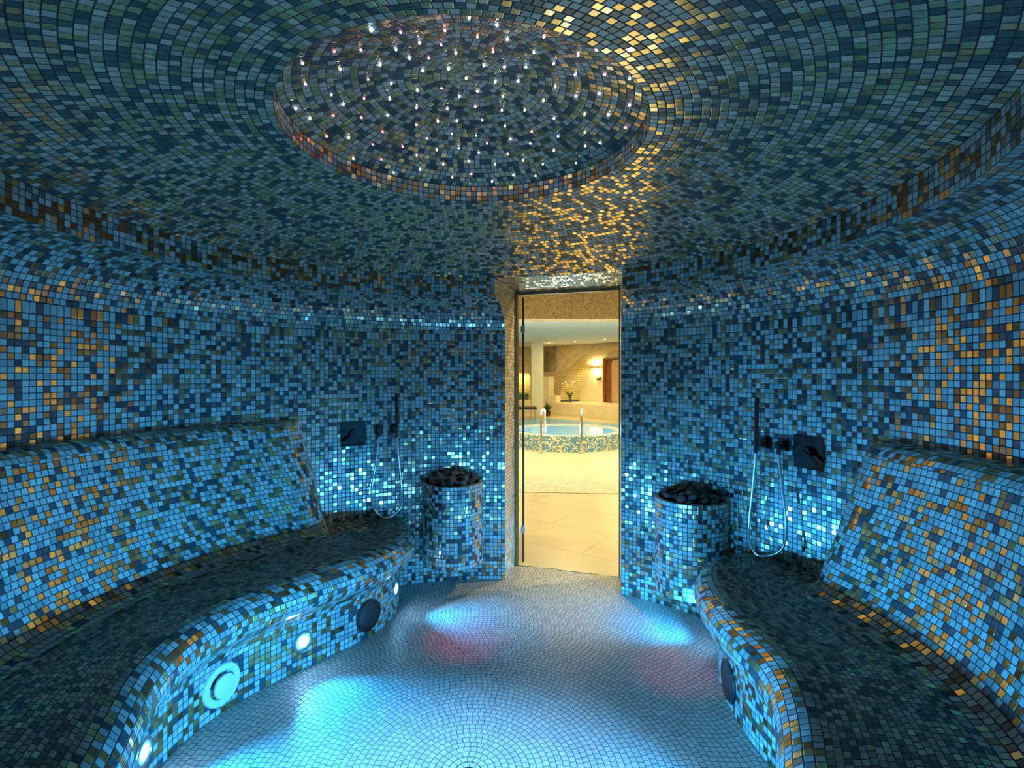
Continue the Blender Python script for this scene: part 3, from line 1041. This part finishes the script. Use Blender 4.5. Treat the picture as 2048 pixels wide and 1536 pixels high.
# rough rubble patch beside the column
plane_uv('trim_8', wp(0.02, -0.035, 1.62), U, (0, 0, 1), 0.85, 1.1, M_RUBBLE)
# vault inside
DEP = 1.3
vs, fs, uv = [], [], []
L = 0
for k, (s, z) in enumerate(ar):
    if k: L += math.hypot(s - ar[k - 1][0], z - ar[k - 1][1])
    vs += [wp(s, 0, z), wp(s, DEP, z)]; uv += [(0, L), (DEP, L)]
for k in range(40): fs.append((2 * k, 2 * k + 1, 2 * k + 3, 2 * k + 2))
tag(mesh_obj('ceiling_vault', vs, fs, M_VAULT, uvs=[uv[i] for f in fs for i in f]), kind='structure')
vs = [wp(s, DEP, z) for s, z in ar] + [wp(SC, DEP, ZS), wp(SC + HW, DEP, ZLOW), wp(SC - HW, DEP, ZLOW)]
tag(mesh_obj('wall_recess', vs, [tuple(range(41)) + (42, 43)], M_PLASTER2), kind='structure')
def wbox(name, s0, s1, w0, w1, z0, z1, mat, parent=None, bevel=0.0):
    bm = bmesh.new()
    box_bm(bm, (s0, w0, z0), (s1, w1, z1), bevel)
    Mx = Matrix(((U.x, W.x, 0, A0.x), (U.y, W.y, 0, A0.y), (0, 0, 1, 0), (0, 0, 0, 1)))
    bmesh.ops.transform(bm, matrix=Mx, verts=bm.verts)
    bmesh.ops.recalc_face_normals(bm, faces=bm.faces)
    return bm_obj(name, bm, mat, parent)


ledge = wbox('stone_ledge', 0.85, 8.5, -0.55, 1.28, ZLOW, 0.20, M_PLASTER, bevel=0.01)
tag(ledge, kind='structure')
tag(wbox('wall_pier', -0.3, 0.72, -0.35, -0.04, ZLOW, 1.37, M_PLASTER2), kind='structure')
tag(wbox('wall_pier_step', 0.72, 1.15, -0.30, -0.04, ZLOW, 0.50, M_PLASTER2), kind='structure')
# wooden door at the back of the recess
d2 = empty('door_2', wp(3.3, DEP, 0.20)); tag(d2, kind='structure')
inv2 = Matrix.Translation(-Vector(d2.location))
def p2(o): o.matrix_parent_inverse = inv2; return o
bm_parts = [p2(wbox('door_frame', 2.60, 2.74, DEP - 0.10, DEP - 0.01, 0.205, 2.20, M_WOOD, d2)),
            p2(wbox('door_frame', 3.64, 3.78, DEP - 0.10, DEP - 0.01, 0.205, 2.20, M_WOOD, d2)),
            p2(wbox('door_frame', 2.60, 3.78, DEP - 0.10, DEP - 0.01, 2.08, 2.20, M_WOOD, d2)),
            p2(wbox('door_leaf', 2.74, 3.05, DEP - 0.05, DEP - 0.012, 0.21, 2.08, M_WOOD, d2)),
            p2(wbox('door_panel', 3.05, 3.64, DEP - 0.04, DEP - 0.012, 0.26, 2.00, M_WOOD2, d2)),
            p2(wbox('door_handle', 2.93, 2.99, DEP - 0.10, DEP - 0.05, 1.15, 1.27, M_STEEL, d2))]
# wall lamp, up and down light
wl_root = empty('wall_sconce', wp(2.13, DEP, 1.82)); invw = Matrix.Translation(-Vector(wl_root.location))
b1 = wbox('shade', 2.00, 2.28, DEP - 0.12, DEP - 0.005, 1.78, 1.84, M_PLASTER2, wl_root, 0.01); b1.matrix_parent_inverse = invw
tag(wl_root, 'small wall lamp shining up and down in the arched recess beside the wooden door', 'wall lamp')
# green sign
sg = empty('wall_sign', wp(2.29, DEP, 1.28)); invs = Matrix.Translation(-Vector(sg.location))
for nm, a in (('panel', (2.16, 2.42, DEP - 0.03, DEP - 0.005, 1.205, 1.35, M_SIGN)), ('marking', (2.19, 2.36, DEP - 0.034, DEP - 0.03, 1.30, 1.325, M_SIGNW)), ('marking', (2.19, 2.30, DEP - 0.034, DEP - 0.03, 1.26, 1.275, M_SIGNW))):
    o = wbox(nm, *a, parent=sg); o.matrix_parent_inverse = invs
tag(sg, 'small dark green sign on the recess wall below the lamp', 'sign')

# column and the wall left of it with a lit arched niche
tag(box('column', (0.80, 20.95, ZLOW), (1.31, 21.45, ZT), M_PLASTER2, bevel=0.01), kind='structure')
NX0, NX1, NZ0, NZS, NY = 0.20, 0.875, 0.25, 1.30, 24.05
na = [(NX0, NZ0)] + [((NX0 + NX1) / 2 - (NX1 - NX0) / 2 * math.cos(PI * k / 16), NZS + 0.34 * math.sin(PI * k / 16)) for k in range(17)] + [(NX1, NZ0)]
vs, fs = [], []
for x, z in na: vs += [(x, NY, z), (x, NY + 0.45, z)]
m_ = len(na)
for k in range(m_): fs.append((2 * k, 2 * ((k + 1) % m_), 2 * ((k + 1) % m_) + 1, 2 * k + 1))
fs.append(tuple(2 * k + 1 for k in range(m_)))
uvn = [(vs[i][0] + vs[i][1], vs[i][2]) for f in fs for i in f]
tag(mesh_obj('wall_niche', vs, fs, M_VAULT, uvs=uvn), kind='structure')
vs, fs = [], []
for (x, z) in na[1:-1]: vs += [(x, NY, z), (x, NY, ZT)]
for k in range(len(na) - 3): fs.append((2 * k, 2 * k + 2, 2 * k + 3, 2 * k + 1))
k = len(vs)
for q in (((-6, ZLOW), (NX0, ZLOW), (NX0, ZT), (-6, ZT)), ((NX1, ZLOW), (2.2, ZLOW), (2.2, ZT), (NX1, ZT)), ((NX0, ZLOW), (NX1, ZLOW), (NX1, NZ0), (NX0, NZ0))):
    for x, z in q: vs.append((x, NY, z))
    fs.append((k, k + 1, k + 2, k + 3)); k += 4
tag(mesh_obj('wall_back', vs, fs, M_BRICKW, uvs=[(vs[i][0], vs[i][2]) for f in fs for i in f]), kind='structure')
tag(box('wall_dado', (-3, 23.80, ZLOW), (2.0, 24.02, 0.245), M_PLASTER), kind='structure')

# plant trough in the niche
pb = empty('plant_trough', (0.52, 24.25, 0.262))
box('trough', (-0.30, -0.12, 0.0), (0.26, 0.12, 0.20), M_LEAF2, pb, 0.01)
bm = bmesh.new()
rs = random.Random(2)
for k in range(60):
    x, y = rs.uniform(-0.3, 0.26), rs.uniform(-0.1, 0.1); h = rs.uniform(0.25, 0.42)
    a = bm.verts.new((x - 0.02, y, 0.18)); c = bm.verts.new((x + 0.02, y, 0.18)); t = bm.verts.new((x + rs.uniform(-0.06, 0.06), y + rs.uniform(-0.06, 0.06), h))
    q = bm.verts.new((x, y + 0.015, 0.18))
    bm.faces.new((a, c, t)); bm.faces.new((c, q, t)); bm.faces.new((q, a, t))
bm_obj('foliage', bm, M_LEAF, pb)
tag(pb, 'green plant trough in the lit arched niche left of the column', 'plant')

# lounger left of the column
lo = empty('lounger', (0.5, 20.0, ZLOW))
box('cushion', (-0.9, -0.35, 0.44), (0.49, 0.35, 0.53), M_DARKWOOD, lo, 0.03)
box('frame', (-0.9, -0.33, 0.39), (0.47, 0.33, 0.44), M_WOOD2, lo)
for x in (-0.85, 0.43):
    for y in (-0.3, 0.3):
        box('leg', (x - 0.02, y - 0.02, 0.0), (x + 0.02, y + 0.02, 0.39), M_WOOD2, lo)
tag(lo, 'low lounger with dark brown cushion in front of the column', 'lounger')

# floor plant by the column
fp = empty('potted_plant', (1.55, 21.9, ZLOW))
lathe('pot', [(0.001, 0.0), (0.10, 0.0), (0.13, 0.22), (0.11, 0.22), (0.10, 0.18), (0.001, 0.18)], M_DARKWOOD, fp, 20)
bm = bmesh.new()
for k in range(70):
    a = rs.uniform(0, 2 * PI); l = rs.uniform(0.2, 0.5); el = rs.uniform(0.3, 1.4)
    tip = Vector((math.cos(a) * math.cos(el) * l, math.sin(a) * math.cos(el) * l, 0.2 + math.sin(el) * l))
    sd = Vector((-math.sin(a), math.cos(a), 0)) * 0.025
    midp = tip * 0.55 + Vector((0, 0, 0.12))
    v = [bm.verts.new((0, 0, 0.19)), bm.verts.new(midp - sd), bm.verts.new(tip), bm.verts.new(midp + sd)]
    bm.faces.new(v)
bm_obj('foliage', bm, M_LEAF2, fp)
tag(fp, 'small bushy dark plant on the floor beside the beige column', 'plant')

# orchid on the ledge
oc = wp(1.75, -0.02, 0.20)
orc = empty('orchid', oc)
lathe('pot', [(0.001, 0.0), (0.06, 0.0), (0.085, 0.16), (0.075, 0.16), (0.07, 0.13), (0.001, 0.13)], M_POT, orc, 24)
bm = bmesh.new()
for k in range(7):
    a = k * 2 * PI / 7 + 0.3; l = 0.16 + 0.12 * (k % 3)
    dirv = Vector((math.cos(a), math.sin(a), 0)); sd = Vector((-math.sin(a), math.cos(a), 0)) * 0.05
    b0 = Vector((0, 0, 0.14)); m1 = b0 + dirv * l * 0.4 + Vector((0, 0, 0.28)); tp = b0 + dirv * l + Vector((0, 0, 0.36 - 0.1 * (k % 2)))
    v = [bm.verts.new(x) for x in (b0 - sd * 0.3, b0 + sd * 0.3, m1 + sd, tp, m1 - sd)]
    bm.faces.new(v)
bm_obj('leaves', bm, M_LEAF, orc)
for k, (dx, dy, hh) in enumerate(((-0.33, 0.25, 0.95), (0.25, -0.1, 1.0))):
    pts = catmull([(0, 0, 0.14), (dx * 0.15, dy * 0.15, 0.5), (dx * 0.5, dy * 0.5, hh), (dx, dy, hh - 0.10), (dx * 1.15, dy * 1.15, hh - 0.35)], 0.04)
    tube('stem', pts, 0.009, M_STEM, orc, 6)
    bm = bmesh.new()
    for q in range(6):
        pt = Vector(pts[int(len(pts) * (0.45 + 0.065 * q))]) + Vector((rs.uniform(-0.04, 0.04), rs.uniform(-0.04, 0.04), -0.03))
        for c in range(5):
            a = c * 2 * PI / 5
            bmesh.ops.create_icosphere(bm, subdivisions=1, radius=0.02,
                                       matrix=Matrix.Translation(pt + Vector((0.025 * math.cos(a), 0, 0.025 * math.sin(a)))) @ Matrix.Diagonal((1, 0.35, 1, 1)))
    bm_obj('blossoms', bm, M_PETAL, orc)
tag(orc, 'white flowering orchid with green leaves on the stone ledge in front of the arch', 'orchid')

# whirlpool tub
tb = empty('whirlpool_tub', (1.11, 10.42, 0.0))
T = Tiles()
RT, ZTB = 1.17, 0.295
for k in range(13):
    z0, z1 = ZTB * k / 13, ZTB * (k + 1) / 13
    T.strip(polar(RT, z0, -PI, PI, 160, 0, 0), polar(RT, z1, -PI, PI, 160, 0, 0), pitch=0.0227, off=0.0)
T.build('tiled_wall', M_POOLMOS, (0, 0, 0.15), tb, away=True)
lathe('rim', [(RT, ZTB), (RT - 0.02, ZTB + 0.012), (RT - 0.10, ZTB + 0.012), (RT - 0.13, ZTB - 0.01), (RT - 0.14, ZTB - 0.1)], plain('stone_rim', (0.42, 0.40, 0.28), 0.35), tb, 96)
lathe('water', [(0.001, ZTB - 0.012), (RT - 0.12, ZTB - 0.012)], M_TUBWATER, tb, 96)
tag(tb, 'round whirlpool tub with blue and yellow mosaic side seen through the doorway', 'whirlpool tub')


def handrail(x, y0, y1, ztop, label, dx=0.05):
    r = empty('handrail', (x, y0, 0))
    L_ = y1 - y0
    pts = [(0, 0, 0.0), (0, 0, ztop - 0.12)]
    for k in range(1, 8):
        a = PI * k / 8
        pts.append((dx * (1 - math.cos(a)) / 2, L_ * (1 - math.cos(a)) / 2, ztop - 0.12 + 0.12 * math.sin(a)))
    pts += [(dx, L_, ztop - 0.12), (dx, L_, 0.30)]
    tube('rail', pts, 0.021, M_STEEL, r, 14)
    lathe('foot_flange', [(0.045, 0.001), (0.045, 0.012), (0.022, 0.016)], M_STEEL, r, 24, cap0=True)
    tag(r, label, 'handrail', 'steel handrails at the whirlpool tub')


handrail(0.530, 9.16, 9.62, 0.80, 'curved steel handrail at the left of the whirlpool tub', 0.098)
handrail(1.255, 9.12, 9.55, 0.80, 'curved steel handrail in front of the middle of the whirlpool tub', 0.055)

# swimming pool behind the tub
pw = [(-5, 13.3, ZLOW + 0.012), (5.6, 13.3, ZLOW + 0.012), (4.6, 17.2, ZLOW + 0.012), (3.2, 19.0, ZLOW + 0.012), (1.6, 20.6, ZLOW + 0.012), (-5, 20.2, ZLOW + 0.012)]
pool = mesh_obj('pool_water', pw, [tuple(range(6))], M_POOLWATER)
tag(pool, kind='structure')

# ------------------------------------------------------------------ hall lamps
WARM = (1.0, 0.78, 0.32)
dl_positions = [((1.57, 21.4), 'recessed ceiling spot nearest the beige column in the pool hall'),
                ((2.52, 20.2), 'middle of the three ceiling spots along the pool hall wall'),
                ((3.50, 19.05), 'recessed ceiling spot nearest the wooden door in the pool hall')]
M_DLENS = plain('downlight_lens', (1, 1, 1), 0.3, emit=(1.0, 0.95, 0.8), strength=30)
for (x, y), lab in dl_positions:
    r = empty('ceiling_spot', (x, y, ZT - 0.001))
    lathe('trim_ring', [(0.085, 0.0), (0.085, -0.008), (0.06, -0.010), (0.055, 0.0)], M_STEEL, r, 28)
    lathe('lens', [(0.001, -0.006), (0.058, -0.006)], M_DLENS, r, 28)
    tag(r, lab, 'ceiling spot', 'ceiling spots of the pool hall')
    disc_light('ceiling_spot_beam', (x, y, ZT - 0.02), (0, 0, -1), 45, WARM, 0.05)
for x, y, pwr in ((-0.9, 4.9, 25), (2.6, 4.1, 75), (0.50, 4.02, 26), (-0.8, 9.2, 56), (2.8, 9.2, 56), (1.0, 8.6, 52), (-1, 12.5, 62), (3.2, 12.5, 62), (0, 16.5, 56), (3.5, 16.0, 50)):
    disc_light('ceiling_spot_beam', (x, y, ZT - 0.02), (0, 0, -1), pwr, WARM, 0.06)
# light of the wall lamp, of the niche and of the cove behind the beam
for dz in (0.05, -0.07):
    disc_light('sconce_glow', wp(2.13, DEP - 0.09, 1.82 + dz), (0, 0, 1 if dz > 0 else -1), 22, (1.0, 0.80, 0.36), 0.045)
disc_light('niche_glow', (0.55, 24.2, 1.52), (0, 0.1, -1), 14, (1.0, 0.8, 0.35), 0.06)
cv = bpy.data.lights.new('cove_strip', 'AREA'); cv.shape = 'RECTANGLE'; cv.size = 9; cv.size_y = 0.08
cv.energy = 320; cv.color = (0.75, 0.92, 1.0)
cvo = bpy.data.objects.new('cove_strip', cv); cvo.location = (1.0, 7.5, 2.35)
cvo.rotation_euler = Vector((0, 0.75, 1)).to_track_quat('-Z', 'Y').to_euler(); link(cvo)
ul = bpy.data.lights.new('hall_ceiling_fill', 'AREA'); ul.shape = 'DISK'; ul.size = 1.6; ul.energy = 60; ul.color = (0.55, 0.85, 1.0)  # added upward light over the tub water, pales the hall ceiling
ulo = bpy.data.objects.new('hall_ceiling_fill', ul); ulo.location = (1.11, 10.42, 0.31); ulo.rotation_euler = (PI, 0, 0); link(ulo)


def spot(name, loc, target, power, color, angle, blend=1.0):
    l = bpy.data.lights.new(name, 'SPOT'); l.energy = power; l.color = color
    l.spot_size = math.radians(angle); l.spot_blend = blend; l.shadow_soft_size = 0.02
    o = bpy.data.objects.new(name, l); o.location = loc
    o.rotation_euler = (Vector(target) - Vector(loc)).to_track_quat('-Z', 'Y').to_euler()
    return link(o)


# added blue-white spots below the dome, no lamp there; they brighten the floor
spot('added_beam', (CX, CY, 2.45), (-0.15, 1.42, 0), 560, (0.22, 0.56, 1.0), 46)
spot('added_beam', (CX, CY - 0.05, 2.45), (0.06, 0.85, 0), 800, (0.36, 0.66, 1.0), 32)
# two added red spots without a fixture, for the red glows on the floor
spot('added_beam', (CX - 0.1, CY + 0.1, 2.44), (-0.256, 2.72, 0), 100, (1.0, 0.06, 0.10), 13)
spot('added_beam', (CX + 0.1, CY + 0.1, 2.44), (0.80, 2.42, 0), 80, (1.0, 0.12, 0.08), 12)

# ------------------------------------------------------------------ world, camera, view
w = bpy.data.worlds.new('World'); bpy.context.scene.world = w
w.use_nodes = True
w.node_tree.nodes['Background'].inputs['Color'].default_value = (0.65, 0.85, 0.9, 1)
w.node_tree.nodes['Background'].inputs['Strength'].default_value = 0.08

cam = bpy.data.cameras.new('camera')
cam.sensor_width = 36.0
cam.lens = 36.0 * 1008 / 2048
cam.shift_y = -(768 - 751) / 2048
cam.clip_start = 0.01
co = bpy.data.objects.new('camera', cam)
co.location = (0, 0, CAMZ); co.rotation_euler = (PI / 2, 0, 0)
link(co)
sc = bpy.context.scene
sc.camera = co
sc.view_settings.view_transform = 'Standard'
sc.view_settings.look = 'None'
sc.view_settings.gamma = 1
sc.view_settings.use_curve_mapping = False
sc.view_settings.exposure = 0.0
sc.cycles.max_bounces = 8
sc.cycles.sample_clamp_indirect = 4.0
